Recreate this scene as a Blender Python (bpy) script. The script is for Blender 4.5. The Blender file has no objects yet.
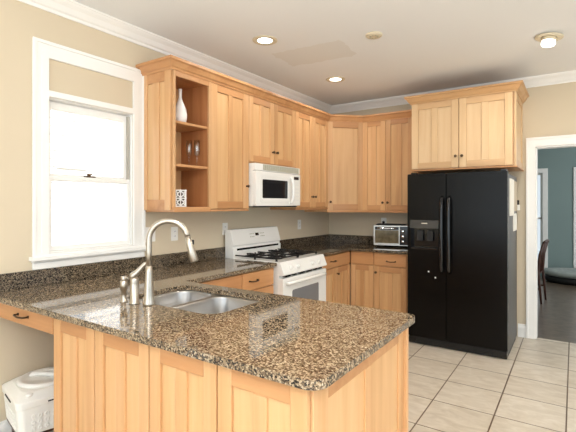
import bpy, bmesh, math, random
from mathutils import Vector, Matrix
from mathutils.geometry import tessellate_polygon
random.seed(7)
PI = math.pi
S = bpy.context.scene
COL = S.collection

# ------------------------------------------------------------------ camera, world, light
cd = bpy.data.cameras.new('camera')
cam = bpy.data.objects.new('camera', cd); COL.objects.link(cam)
cam.location = (2.823, -5.212, 1.43)
cam.rotation_euler = (PI/2, 0, math.radians(33.94))
cd.sensor_width = 36.0
cd.lens = 425.0/576*36
cd.shift_y = -11.7/576
cd.clip_start = 0.05
S.camera = cam

W = bpy.data.worlds.new('daylight'); S.world = W; W.use_nodes = True
bg = W.node_tree.nodes['Background']
bg.inputs[0].default_value = (0.84, 0.94, 1.0, 1); bg.inputs[1].default_value = 1.25

def area(name, loc, rot, sx, sy, power, col=(1, 1, 1), shape='RECTANGLE', spread=None):
    l = bpy.data.lights.new(name, 'AREA'); l.shape = shape; l.size = sx; l.size_y = sy
    l.energy = power; l.color = col
    if spread: l.spread = spread
    o = bpy.data.objects.new(name, l); COL.objects.link(o); o.location = loc; o.rotation_euler = rot
    return o
sl = bpy.data.lights.new('sun', 'SUN'); sl.energy = 17; sl.angle = 0.02; sl.color = (1, .97, .92)
so = bpy.data.objects.new('sun', sl); COL.objects.link(so); so.rotation_euler = (0, math.radians(32), math.radians(-12))
# unseen area lights added behind the camera and on the right as fill
area('rear_fill', (2.6, -8.3, 1.45), (PI/2+.42, 0, 0), 4.2, 2.3, 110, (.80, .92, 1))
area('side_fill', (6.4, -4.4, 1.5), (PI/2, 0, PI/2), 3.6, 2.2, 45, (.80, .92, 1))
area('dining_daylight', (4.6, 2.4, 1.6), (PI/2, 0, PI/2), 2.4, 1.8, 60, (.95, .98, 1))

# unseen fill light added behind the camera to brighten the ceiling
area('ceiling_fill', (3.7, -6.3, 1.8), (PI, 0, 0), .5, .5, 300, (1, .97, .93), 'DISK')

vs = S.view_settings
vs.view_transform = 'Standard'; vs.look = 'None'; vs.gamma = 1.0; vs.use_curve_mapping = False
vs.exposure = -0.46

# ------------------------------------------------------------------ materials
def lin(c):
    return tuple(((x/255)/12.92 if x/255 <= .04045 else ((x/255+.055)/1.055)**2.4) for x in c) + (1,)
def base_mat(name):
    m = bpy.data.materials.new(name); m.use_nodes = True
    nt = m.node_tree; b = nt.nodes['Principled BSDF']
    return m, nt, b
def coords(nt, scale=(1, 1, 1), rot=(0, 0, 0), world=False):
    mp = nt.nodes.new('ShaderNodeMapping')
    mp.inputs['Scale'].default_value = scale; mp.inputs['Rotation'].default_value = rot
    if world:
        g = nt.nodes.new('ShaderNodeNewGeometry'); nt.links.new(g.outputs['Position'], mp.inputs[0])
    else:
        t = nt.nodes.new('ShaderNodeTexCoord'); nt.links.new(t.outputs['Object'], mp.inputs[0])
    return mp
def noise(nt, vec, scale, detail=4, rough=.55, dist=0):
    n = nt.nodes.new('ShaderNodeTexNoise'); n.inputs['Scale'].default_value = scale
    n.inputs['Detail'].default_value = detail; n.inputs['Roughness'].default_value = rough
    n.inputs['Distortion'].default_value = dist
    nt.links.new(vec, n.inputs['Vector']); return n
def ramp(nt, fac, stops, interp='LINEAR'):
    r = nt.nodes.new('ShaderNodeValToRGB'); e = r.color_ramp; e.interpolation = interp
    while len(e.elements) < len(stops): e.elements.new(.5)
    for el, (p, c) in zip(e.elements, stops): el.position = p; el.color = c
    nt.links.new(fac, r.inputs[0]); return r
def bump(nt, b, h, strength, dist=.002):
    n = nt.nodes.new('ShaderNodeBump'); n.inputs['Strength'].default_value = strength
    n.inputs['Distance'].default_value = dist
    nt.links.new(h, n.inputs['Height']); nt.links.new(n.outputs[0], b.inputs['Normal'])
def math_n(nt, op, a, bv):
    n = nt.nodes.new('ShaderNodeMath'); n.operation = op
    for i, v in enumerate((a, bv)):
        if isinstance(v, (int, float)): n.inputs[i].default_value = v
        else: nt.links.new(v, n.inputs[i])
    return n.outputs[0]
def paint(name, c, rough=.5, spec=.5, metal=0, nscale=6, var=.04, bmp=0, coat=0):
    m, nt, b = base_mat(name)
    mp = coords(nt); n = noise(nt, mp.outputs[0], nscale, 3)
    c = lin(c)
    r = ramp(nt, n.outputs[0], [(.3, tuple(x*(1-var) for x in c[:3])+(1,)), (.7, tuple(min(1, x*(1+var)) for x in c[:3])+(1,))])
    nt.links.new(r.outputs[0], b.inputs['Base Color'])
    b.inputs['Roughness'].default_value = rough; b.inputs['Metallic'].default_value = metal
    b.inputs['Specular IOR Level'].default_value = spec
    b.inputs['Coat Weight'].default_value = coat
    if bmp:
        n2 = noise(nt, mp.outputs[0], 260, 2); bump(nt, b, n2.outputs[0], bmp, .001)
    return m
def wood(name, axis, light, mid, dark, rough=.36):
    m, nt, b = base_mat(name)
    sc = {'z': (16, 16, .9), 'x': (.9, 16, 16)}[axis]
    t = nt.nodes.new('ShaderNodeTexCoord'); oi = nt.nodes.new('ShaderNodeObjectInfo')
    add = nt.nodes.new('ShaderNodeVectorMath'); add.operation = 'ADD'
    off = nt.nodes.new('ShaderNodeCombineXYZ')
    v = math_n(nt, 'MULTIPLY', oi.outputs['Random'], 9.0)
    for i in range(3): nt.links.new(v, off.inputs[i])
    nt.links.new(t.outputs['Object'], add.inputs[0]); nt.links.new(off.outputs[0], add.inputs[1])
    mp = nt.nodes.new('ShaderNodeMapping'); mp.inputs['Scale'].default_value = sc
    nt.links.new(add.outputs[0], mp.inputs[0])
    a = noise(nt, mp.outputs[0], 1.0, 5, .6, .6)
    mp2 = nt.nodes.new('ShaderNodeMapping'); mp2.inputs['Scale'].default_value = tuple(x*.35 for x in sc)
    nt.links.new(add.outputs[0], mp2.inputs[0])
    bn = noise(nt, mp2.outputs[0], .8, 2, .5, .3)
    mp3 = nt.nodes.new('ShaderNodeMapping'); mp3.inputs['Scale'].default_value = tuple(x*6 for x in sc)
    nt.links.new(add.outputs[0], mp3.inputs[0])
    f = noise(nt, mp3.outputs[0], 1.0, 2, .5)
    s1 = math_n(nt, 'MULTIPLY', a.outputs[0], .5); s2 = math_n(nt, 'MULTIPLY', bn.outputs[0], .5)
    s3 = math_n(nt, 'ADD', s1, s2)
    r = ramp(nt, s3, [(.3, lin(dark)), (.47, lin(mid)), (.66, lin(light))])
    # a board of its own tone for every part
    hs = nt.nodes.new('ShaderNodeHueSaturation')
    vv = math_n(nt, 'ADD', math_n(nt, 'MULTIPLY', oi.outputs['Random'], .14), .93)
    nt.links.new(vv, hs.inputs['Value']); nt.links.new(r.outputs[0], hs.inputs['Color'])
    nt.links.new(hs.outputs[0], b.inputs['Base Color'])
    b.inputs['Roughness'].default_value = rough
    b.inputs['Specular IOR Level'].default_value = .4
    bump(nt, b, f.outputs[0], .06, .001)
    return m

M = {}
M['wv'] = wood('maple_upright_grain', 'z', (218, 174, 129), (207, 160, 112), (186, 137, 90))
M['wh'] = wood('maple_level_grain', 'x', (203, 153, 106), (190, 138, 92), (172, 118, 76))
M['wp'] = wood('maple_panel', 'z', (223, 183, 136), (213, 169, 120), (194, 147, 99))
M['crown_wood'] = wood('maple_moulding', 'x', (205, 156, 109), (194, 142, 96), (178, 125, 82))
M['pale_crown'] = wood('pale_maple_moulding', 'x', (219, 178, 131), (208, 163, 115), (192, 145, 98))
M['shaded_inner_wood'] = wood('shaded_shelf_veneer', 'z', (186, 128, 84), (166, 108, 66), (140, 88, 52))  # reddish veneer, with the shade inside the shelf darkened into its colour
M['dark_wood'] = wood('dark_walnut', 'z', (84, 50, 36), (66, 38, 28), (46, 26, 20))
M['wall'] = paint('beige_wall_paint', (213, 198, 173), .7, .25, nscale=1.5, var=.015, bmp=.05)
M['teal'] = paint('teal_wall_paint', (132, 150, 148), .7, .25, nscale=1.5, var=.02)
M['trim'] = paint('white_trim_paint', (244, 242, 238), .35, .5, var=.01)
M['white'] = paint('white_enamel', (242, 241, 237), .22, .5, var=.01)
M['plastic'] = paint('white_plastic', (240, 238, 232), .38, .5, var=.015)
M['grille'] = paint('pale_grille', (176, 174, 154), .5, .4, var=.02)
M['black'] = paint('black_gloss', (14, 14, 15), .16, .5, var=.1)
M['black_mat'] = paint('black_iron', (26, 25, 25), .55, .4, var=.15)
M['fridge'] = paint('black_pebbled_enamel', (8, 6.5, 5.5), .26, .18, nscale=3, var=.12, bmp=.16)
M['fridge_side'] = paint('charcoal_side_enamel', (58, 56, 54), .4, .5, nscale=3, var=.06, bmp=.1)
M['panel_grey'] = paint('dark_grey_gloss', (52, 51, 49), .2, .5, var=.05)
M['bronze'] = paint('dark_bronze', (92, 72, 54), .38, .5, .8, var=.1)
M['dark_glass'] = paint('dark_oven_glass', (34, 34, 36), .07, .5, var=.05)
M['oven_glass'] = paint('grey_oven_glass', (128, 128, 130), .12, .5, var=.05)
M['toaster_glass'] = paint('amber_grey_glass', (116, 106, 82), .1, .5, nscale=14, var=.35)
M['paper'] = paint('paper', (238, 233, 222), .8, .2, var=.02)
M['tan_paper'] = paint('tan_paper', (196, 180, 156), .8, .2, var=.04)
M['ceramic'] = paint('white_ceramic', (245, 243, 240), .25, .5, var=.01)
M['siding'] = paint('white_siding', (244, 245, 246), .7, .2, var=.02)
M['grey_window'] = paint('grey_window_glass', (186, 194, 202), .2, .5, var=.12)
M['grey_cloth'] = paint('grey_cloth', (150, 156, 152), .8, .2, var=.15, nscale=9)
M['chrome'] = paint('chrome', (215, 215, 215), .14, .5, 1.0, var=.03)
M['fixture'] = paint('cream_fixture_trim', (216, 204, 178), .45, .4, var=.03)
M['clear_rail'] = paint('window_track', (176, 168, 156), .5, .4, var=.05)

def brushed(name, c, rough, axis=(1, 60, 60)):
    m, nt, b = base_mat(name)
    mp = coords(nt, axis); n = noise(nt, mp.outputs[0], 8, 3)
    c = lin(c)
    r = ramp(nt, n.outputs[0], [(.3, tuple(x*.9 for x in c[:3])+(1,)), (.7, tuple(min(1, x*1.08) for x in c[:3])+(1,))])
    nt.links.new(r.outputs[0], b.inputs['Base Color']); b.inputs['Metallic'].default_value = 1
    rr = ramp(nt, n.outputs[0], [(.2, (rough*.8,)*3+(1,)), (.8, (rough*1.2,)*3+(1,))])
    nt.links.new(rr.outputs[0], b.inputs['Roughness'])
    return m
M['steel'] = paint('satin_sink_steel', (180, 178, 176), .3, .5, 1.0, nscale=3, var=.03)
M['nickel'] = brushed('brushed_nickel', (196, 188, 176), .3, (60, 60, 2))
M['oven_steel'] = brushed('toaster_steel', (190, 186, 178), .3, (1, 60, 60))

def granite(name='brown_speckled_granite', k=1.0):
    m, nt, b = base_mat(name)
    mp = coords(nt, world=True)
    wn = noise(nt, mp.outputs[0], 110, 2)
    mixv = nt.nodes.new('ShaderNodeVectorMath'); mixv.operation = 'MULTIPLY_ADD'
    nt.links.new(wn.outputs['Color'], mixv.inputs[0]); mixv.inputs[1].default_value = (.004,)*3
    nt.links.new(mp.outputs[0], mixv.inputs[2])
    v = nt.nodes.new('ShaderNodeTexVoronoi'); v.inputs['Scale'].default_value = 185
    nt.links.new(mixv.outputs[0], v.inputs['Vector'])
    sep = nt.nodes.new('ShaderNodeSeparateColor'); nt.links.new(v.outputs['Color'], sep.inputs[0])
    big = noise(nt, mp.outputs[0], 11, 3)
    val = math_n(nt, 'ADD', math_n(nt, 'MULTIPLY', sep.outputs[0], .8), math_n(nt, 'MULTIPLY', big.outputs[0], .22))
    r = ramp(nt, val, [(p_, tuple(q*k for q in lin(c_)[:3])+(1,)) for p_, c_ in
                       ((0, (22, 20, 19)), (.27, (62, 52, 43)), (.37, (106, 89, 71)), (.50, (142, 123, 99)),
                       (.68, (172, 154, 128)), (.85, (112, 94, 75)), (.92, (198, 184, 160)))], 'CONSTANT')
    nt.links.new(r.outputs[0], b.inputs['Base Color'])
    b.inputs['Roughness'].default_value = .05; b.inputs['Specular IOR Level'].default_value = .62
    return m
M['granite'] = granite()
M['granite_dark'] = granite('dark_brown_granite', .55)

def tiles():
    m, nt, b = base_mat('beige_floor_tile')
    p = .407
    g = nt.nodes.new('ShaderNodeNewGeometry')
    sx = nt.nodes.new('ShaderNodeSeparateXYZ'); nt.links.new(g.outputs['Position'], sx.inputs[0])
    masks = []; cells = []
    for out, off in ((sx.outputs[0], .339), (sx.outputs[1], -.007)):
        u = math_n(nt, 'DIVIDE', math_n(nt, 'SUBTRACT', out, off - 40*p), p)
        fr = math_n(nt, 'FRACT', u, 0); cells.append(math_n(nt, 'FLOOR', u, 0))
        d = math_n(nt, 'ABSOLUTE', math_n(nt, 'SUBTRACT', fr, .5), 0)
        masks.append(math_n(nt, 'GREATER_THAN', d, .5 - .0045/p))
    grout = math_n(nt, 'MAXIMUM', masks[0], masks[1])
    cx = nt.nodes.new('ShaderNodeCombineXYZ'); nt.links.new(cells[0], cx.inputs[0]); nt.links.new(cells[1], cx.inputs[1])
    wn = nt.nodes.new('ShaderNodeTexWhiteNoise'); nt.links.new(cx.outputs[0], wn.inputs['Vector'])
    mp = coords(nt, (1, 2.2, 1), world=True)
    n1 = noise(nt, mp.outputs[0], 7, 5, .6, .8)
    mixn = math_n(nt, 'ADD', math_n(nt, 'MULTIPLY', n1.outputs[0], .85), math_n(nt, 'MULTIPLY', wn.outputs['Value'], .15))
    r = ramp(nt, mixn, [(.3, lin((190, 177, 158))), (.55, lin((207, 196, 179))), (.75, lin((219, 210, 196)))])
    mx = nt.nodes.new('ShaderNodeMix'); mx.data_type = 'RGBA'
    nt.links.new(grout, mx.inputs['Factor']); nt.links.new(r.outputs[0], mx.inputs[6]); mx.inputs[7].default_value = lin((104, 84, 64))
    nt.links.new(mx.outputs[2], b.inputs['Base Color'])
    b.inputs['Roughness'].default_value = .32
    inv = math_n(nt, 'SUBTRACT', 1.0, grout); bump(nt, b, inv, .5, .002)
    return m
M['tile'] = tiles()

def dark_floor():
    m, nt, b = base_mat('dark_dining_floor')
    mp = coords(nt, (3, 3, 3), world=True)
    n = noise(nt, mp.outputs[0], 3, 4)
    r = ramp(nt, n.outputs[0], [(.3, lin((78, 66, 56))), (.7, lin((112, 98, 84)))])
    nt.links.new(r.outputs[0], b.inputs['Base Color']); b.inputs['Roughness'].default_value = .3
    return m
M['dark_floor'] = dark_floor()

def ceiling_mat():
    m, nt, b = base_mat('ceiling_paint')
    # a slightly greyer rectangle with wavy edges near the lamps
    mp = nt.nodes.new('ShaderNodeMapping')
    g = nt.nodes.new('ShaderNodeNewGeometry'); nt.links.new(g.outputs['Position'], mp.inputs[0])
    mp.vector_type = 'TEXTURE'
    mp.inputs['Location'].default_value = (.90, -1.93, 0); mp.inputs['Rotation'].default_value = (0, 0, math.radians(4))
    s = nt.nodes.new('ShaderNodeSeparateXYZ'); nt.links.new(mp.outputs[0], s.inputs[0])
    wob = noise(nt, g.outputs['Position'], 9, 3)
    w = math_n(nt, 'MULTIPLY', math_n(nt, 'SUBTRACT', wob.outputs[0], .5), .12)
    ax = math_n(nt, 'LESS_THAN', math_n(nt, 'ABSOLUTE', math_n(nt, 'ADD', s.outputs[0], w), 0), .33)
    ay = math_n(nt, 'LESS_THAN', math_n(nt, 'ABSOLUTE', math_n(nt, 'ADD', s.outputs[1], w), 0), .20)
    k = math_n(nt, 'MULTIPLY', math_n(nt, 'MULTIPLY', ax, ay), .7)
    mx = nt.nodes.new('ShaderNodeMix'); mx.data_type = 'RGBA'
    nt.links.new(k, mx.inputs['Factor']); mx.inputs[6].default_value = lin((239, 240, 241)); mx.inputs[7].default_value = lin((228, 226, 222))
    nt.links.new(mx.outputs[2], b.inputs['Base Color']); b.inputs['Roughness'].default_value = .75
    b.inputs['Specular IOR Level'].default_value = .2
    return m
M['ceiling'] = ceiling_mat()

def glass(name, tint=(1, 1, 1, 1), rough=0.0, thin=True):
    m, nt, b = base_mat(name)
    if thin:
        nt.nodes.remove(b); out = nt.nodes['Material Output']
        tr = nt.nodes.new('ShaderNodeBsdfTransparent'); tr.inputs[0].default_value = tint
        gl = nt.nodes.new('ShaderNodeBsdfGlossy'); gl.inputs['Roughness'].default_value = .02
        fr = nt.nodes.new('ShaderNodeMath'); fr.operation = 'MULTIPLY'; fr.inputs[1].default_value = .6
        lw = nt.nodes.new('ShaderNodeLayerWeight'); lw.inputs[0].default_value = .12
        nt.links.new(lw.outputs['Fresnel'], fr.inputs[0])
        mx = nt.nodes.new('ShaderNodeMixShader')
        nt.links.new(fr.outputs[0], mx.inputs[0]); nt.links.new(tr.outputs[0], mx.inputs[1]); nt.links.new(gl.outputs[0], mx.inputs[2])
        nt.links.new(mx.outputs[0], out.inputs[0])
    return m
M['glass'] = glass('window_glass', (.98, .99, 1, 1))
M['flute_glass'] = glass('flute_glass', (.97, .97, .965, 1))
for n_ in M['flute_glass'].node_tree.nodes:
    if n_.type == 'MATH': n_.operation = 'MULTIPLY_ADD'; n_.inputs[1].default_value = .8; n_.inputs[2].default_value = .13
    if n_.type == 'BSDF_GLOSSY': n_.inputs['Roughness'].default_value = .12
def emis(name, c, s):
    m, nt, b = base_mat(name)
    b.inputs['Base Color'].default_value = (.9, .9, .9, 1)
    b.inputs['Emission Color'].default_value = c; b.inputs['Emission Strength'].default_value = s
    return m
M['lamp'] = emis('lit_lamp', (1, .93, .82, 1), 6)
M['display'] = paint('dark_display', (26, 30, 34), .15, .5, var=.05)
PALE = [wood('pale_maple_upright', 'z', (226, 194, 152), (218, 183, 139), (203, 164, 120)), wood('pale_maple_level', 'x', (220, 184, 140), (210, 171, 127), (194, 152, 108)), wood('pale_maple_panel', 'z', (229, 199, 158), (222, 188, 145), (207, 170, 126))]
WOODS = [M['wv'], M['wh'], M['wp']]

# ------------------------------------------------------------------ mesh helpers
class MB:
    def __init__(s): s.bm = bmesh.new(); s.mi = 0
    def _fin(s, faces):
        for f in faces: f.material_index = s.mi
    def box(s, a, b, rot=None, about=None):
        x0, y0, z0 = a; x1, y1, z1 = b
        vs_ = [s.bm.verts.new((x, y, z)) for z in (z0, z1) for y in (y0, y1) for x in (x0, x1)]
        if rot is not None:
            bmesh.ops.rotate(s.bm, verts=vs_, cent=about or ((x0+x1)/2, (y0+y1)/2, (z0+z1)/2), matrix=rot)
        idx = [(0, 2, 3, 1), (4, 5, 7, 6), (0, 1, 5, 4), (2, 6, 7, 3), (0, 4, 6, 2), (1, 3, 7, 5)]
        s._fin([s.bm.faces.new([vs_[i] for i in q]) for q in idx]); return s
    def prism(s, poly, a, b, axis='z'):
        """poly: list of 2-D points, extruded from a to b along axis"""
        def P(p, t): return {'z': (p[0], p[1], t), 'x': (t, p[0], p[1]), 'y': (p[0], t, p[1])}[axis]
        lo = [s.bm.verts.new(P(p, a)) for p in poly]; hi = [s.bm.verts.new(P(p, b)) for p in poly]
        n = len(poly); fs = [s.bm.faces.new(lo), s.bm.faces.new(hi)]
        for i in range(n): fs.append(s.bm.faces.new((lo[i], lo[(i+1) % n], hi[(i+1) % n], hi[i])))
        s._fin(fs); return s
    def plate(s, outer, holes, a, b, axis='z'):
        def P(p, t): return {'z': (p[0], p[1], t), 'x': (t, p[0], p[1]), 'y': (p[0], t, p[1])}[axis]
        loops = [outer]+list(holes); allf = []
        tris = tessellate_polygon([[Vector((p[0], p[1], 0)) for p in lp] for lp in loops])
        rings = []
        for t in (a, b):
            rr = [[s.bm.verts.new(P(p, t)) for p in lp] for lp in loops]; rings.append(rr)
            flat = [v for r in rr for v in r]
            for q in tris:
                try: allf.append(s.bm.faces.new([flat[i] for i in q]))
                except ValueError: pass
        for lo, hi in zip(*rings):
            n = len(lo)
            for i in range(n): allf.append(s.bm.faces.new((lo[i], lo[(i+1) % n], hi[(i+1) % n], hi[i])))
        s._fin(allf); return s
    def lathe(s, prof, c=(0, 0, 0), seg=28, mat=None, cap=True):
        rings = []
        for r, z in prof:
            ring = []
            for i in range(seg):
                a = 2*PI*i/seg; v = Vector((r*math.cos(a), r*math.sin(a), z))
                if mat is not None: v = mat @ v
                ring.append(s.bm.verts.new(v+Vector(c)))
            rings.append(ring)
        fs = []
        for A, B in zip(rings, rings[1:]):
            for i in range(seg): fs.append(s.bm.faces.new((A[i], A[(i+1) % seg], B[(i+1) % seg], B[i])))
        if cap:
            fs.append(s.bm.faces.new(rings[0][::-1])); fs.append(s.bm.faces.new(rings[-1]))
        s._fin(fs)
        for f in fs: f.smooth = True
        return s
    def tube(s, pts, r, seg=12, cap=True):
        pts = [Vector(p) for p in pts]; n = len(pts)
        rs = r if isinstance(r, (list, tuple)) else [r]*n
        rings = []; prev = None
        for i, p in enumerate(pts):
            t = (pts[min(i+1, n-1)]-pts[max(i-1, 0)]).normalized()
            if prev is None:
                u = t.orthogonal().normalized()
            else:
                u = (prev - t*prev.dot(t)).normalized()
            prev = u; w = t.cross(u)
            rings.append([s.bm.verts.new(p+(u*math.cos(2*PI*k/seg)+w*math.sin(2*PI*k/seg))*rs[i]) for k in range(seg)])
        fs = []
        for A, B in zip(rings, rings[1:]):
            for k in range(seg): fs.append(s.bm.faces.new((A[k], A[(k+1) % seg], B[(k+1) % seg], B[k])))
        if cap:
            fs.append(s.bm.faces.new(rings[0][::-1])); fs.append(s.bm.faces.new(rings[-1]))
        s._fin(fs)
        for f in fs: f.smooth = True
        return s
    def loft(s, loops, cap0=True, cap1=True, smooth=True):
        rings = [[s.bm.verts.new(p) for p in lp] for lp in loops]; fs = []
        for A, B in zip(rings, rings[1:]):
            n = len(A)
            for i in range(n): fs.append(s.bm.faces.new((A[i], A[(i+1) % n], B[(i+1) % n], B[i])))
        if cap0: fs.append(s.bm.faces.new(rings[0][::-1]))
        if cap1: fs.append(s.bm.faces.new(rings[-1]))
        s._fin(fs)
        for f in fs: f.smooth = smooth
        return s
    def build(s, name, mats, parent=None, bevel=0, seg=1, loc=None, shade=None):
        bmesh.ops.recalc_face_normals(s.bm, faces=s.bm.faces)
        me = bpy.data.meshes.new(name); s.bm.to_mesh(me); s.bm.free()
        for m in (mats if isinstance(mats, (list, tuple)) else [mats]): me.materials.append(m)
        o = bpy.data.objects.new(name, me); COL.objects.link(o)
        if parent is not None: o.parent = parent
        if loc is not None: o.location = loc
        if bevel:
            bv = o.modifiers.new('bevel', 'BEVEL'); bv.width = bevel; bv.segments = seg
            bv.limit_method = 'ANGLE'; bv.angle_limit = math.radians(35)
        return o
def tag(o, label=None, cat=None, group=None, kind=None):
    if label: o['label'] = label
    if cat: o['category'] = cat
    if group: o['group'] = group
    if kind: o['kind'] = kind
    return o
def thing(name, loc, label, cat, rz=0, group=None):
    o = bpy.data.objects.new(name, None); COL.objects.link(o); o.empty_display_size = .05
    o.location = loc; o.rotation_euler = (0, 0, rz)
    return tag(o, label, cat, group)
def struct(name, mb, mat, parent=None, bevel=0):
    o = mb.build(name, mat, parent, bevel)
    if parent is None: o['kind'] = 'structure'
    return o
def rrect(x0, y0, x1, y1, r, n=6):
    pts = []
    rr = r if isinstance(r, (list, tuple)) else [r]*4
    for (cx, cy, a0, q) in ((x0, y0, PI, rr[0]), (x1, y0, 1.5*PI, rr[1]), (x1, y1, 0, rr[2]), (x0, y1, .5*PI, rr[3])):
        if q <= 1e-5: pts.append((cx, cy)); continue
        ox = cx+(q if cx == x0 else -q); oy = cy+(q if cy == y0 else -q)
        for i in range(n+1):
            a = a0+PI/2*i/n; pts.append((ox+q*math.cos(a), oy+q*math.sin(a)))
    return pts
def rect(x0, y0, x1, y1): return [(x0, y0), (x1, y0), (x1, y1), (x0, y1)]
R90 = PI/2

# ------------------------------------------------------------------ room shell
CEIL = 2.77
struct('floor', MB().box((-.0, -9, -.08), (7, .06, 0)), M['tile'])
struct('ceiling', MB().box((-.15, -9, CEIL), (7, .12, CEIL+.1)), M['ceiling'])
WY0, WY1, WZ0, WZ1 = -3.80, -3.165, 1.115, 2.125
struct('wall_left', MB().plate(rect(-9, 0, .12, CEIL), [rect(WY0, WZ0, WY1, WZ1)], -.15, 0, 'x'), M['wall'])
DX0, DX1, DZ = 2.481, 3.55, 2.04
struct('wall_back', MB().prism([(0, 0), (DX0, 0), (DX0, DZ), (DX1, DZ), (DX1, 0), (7, 0), (7, CEIL), (0, CEIL)], 0, .12, 'y'), M['wall'])
# crown moulding of the room
prof = [(0, -.095), (.012, -.095), (.018, -.078), (.03, -.07), (.052, -.04), (.075, -.022), (.082, -.012), (.09, -.012), (.09, 0), (0, 0)]
def moulding(mb, path, prof, z, miter=None):
    """sweep an (outward, up) profile along a path of (x, y) points whose right-hand side is outward"""
    n = len(path); loops = []
    for i, p in enumerate(path):
        p = Vector(p)
        d0 = (p-Vector(path[i-1])).normalized() if i > 0 else None
        d1 = (Vector(path[i+1])-p).normalized() if i < n-1 else None
        if d0 is None: d0 = d1
        if d1 is None: d1 = d0
        n0 = Vector((d0.y, -d0.x)); n1 = Vector((d1.y, -d1.x))
        m = (n0+n1).normalized(); k = 1/max(.3, m.dot(n0))
        loops.append([(p.x+m.x*k*u, p.y+m.y*k*u, z+v) for u, v in prof])
    return mb.loft(loops, smooth=False)
struct('trim_1', moulding(MB(), [(0, -9), (0, 0), (7, 0)], prof, CEIL), M['trim'])
bb = [(0, 0), (.016, 0), (.016, .10), (.012, .115), (.006, .125), (.006, .135), (0, .14)]
struct('baseboard_back', MB().prism([(-u, v) for u, v in bb], 2.318, 2.405, 'x'), M['trim'])
struct('baseboard_left', MB().prism(bb, -9, -4.2, 'y') if False else moulding(MB(), [(0, -9), (0, -3.3)], bb, 0), M['trim'])

# doorway casing
dc = MB()
dc.plate([(2.405, 0), (DX0, 0), (DX0, DZ), (DX1, DZ), (DX1, 0), (3.64, 0), (3.64, 2.13), (2.405, 2.13)], [], -.018, 0, 'y')
dc.plate([(2.397, 0), (2.422, 0), (2.422, 2.113), (3.623, 2.113), (3.623, 0), (3.648, 0), (3.648, 2.138), (2.397, 2.138)], [], -.028, -.018, 'y')
dc.box((DX0, 0, 0), (DX0+.015, .12, DZ)).box((DX1-.015, 0, 0), (DX1, .12, DZ)).box((DX0, 0, DZ-.015), (DX1, .12, DZ))
d1 = struct('door_1', dc, M['trim'], bevel=.003)

# kitchen window
w = MB()
OY0, OY1 = -3.897, -3.066; Z0, Z1 = 1.09, 2.474
w.plate(rect(OY0, Z0, OY1, Z1), [rect(WY0, 2.165, WY1, 2.372), rect(WY0, WZ0, WY1, WZ1)], 0, .016, 'x')
w.plate(rect(OY0-.004, Z0, OY1+.004, Z1+.004), [rect(OY0+.018, Z0-.001+.02, OY1-.018, Z1-.018)], .016, .026, 'x')
w.plate(rect(OY0+.05, Z0+.03, OY1-.05, Z1-.05), [rect(WY0, 2.165, WY1, 2.372), rect(WY0, WZ0, WY1, WZ1)], .016, .021, 'x')
w.box((-.15, WY0, WZ0), (0, WY0+.008, WZ1)).box((-.15, WY1-.008, WZ0), (0, WY1, WZ1)).box((-.15, WY0, WZ1-.008), (0, WY1, WZ1)).box((-.15, WY0, WZ0), (0, WY1, WZ0+.008))
win = struct('window_1', w, M['trim'], bevel=.002)
s_ = MB(); s_.box((0, OY0-.02, 1.075), (.055, OY1+.02, 1.10)); s_.box((0, OY0, 1.018), (.02, OY1, 1.075)); s_.box((.0, OY0-.005, 1.062), (.032, OY1+.005, 1.075))
struct('window_sill', s_, M['trim'], win, .003)
def sash(name, x0, x1, z0, z1, st, rl):
    m = MB().plate(rect(WY0+.01, z0, WY1-.01, z1), [rect(WY0+st, z0+rl, WY1-st, z1-rl)], x0, x1, 'x')
    o = struct(name, m, M['trim'], win, .003)
    struct('pane', MB().box(((x0+x1)/2-.002, WY0+st, z0+rl), ((x0+x1)/2+.002, WY1-st, z1-rl)), M['glass'], o)
    return o
sash('upper_sash', -.085, -.05, 1.585, 2.112, .045, .05)
sash('lower_sash', -.048, -.015, 1.123, 1.62, .035, .032)
struct('track', MB().box((-.05, WY1-.02, 1.62), (-.02, WY1-.009, 2.105)), M['clear_rail'], win)
lt = MB().box((-.045, -3.53, 1.62), (-.012, -3.46, 1.628)).lathe([(.012, 0), (.012, .016), (.006, .02)], (-.03, -3.5, 1.628), 14).box((-.034, -3.515, 1.636), (-.012, -3.485, 1.646))
struct('sash_lock', lt, M['bronze'], win)

# neighbouring house seen through the window
nh = thing('neighbour_house', (-3.6, -2.2, -1), 'white sided house wall across from the kitchen window', 'house')
sd = MB()
for i in range(44):
    z = i*.12
    sd.prism([(0, z), (.018, z), (.004, z+.12), (0, z+.12)], -5, 5, 'y')
sd.box((-.2, -5, 0), (0, 5, 5.28))
sd.build('siding', M['siding'], nh)
nw = MB().box((0, .32, 2.98), (.03, .8, 3.32))
o = nw.build('window_frame', M['trim'], nh); MB().box((.03, .36, 3.02), (.034, .76, 3.28)).build('pane', M['grey_window'], o)
tag(MB().box((-3.6, -8, -1.1), (-.15, 4, -1.0)).build('yard_ground', M['tan_paper']), kind='structure')

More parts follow.
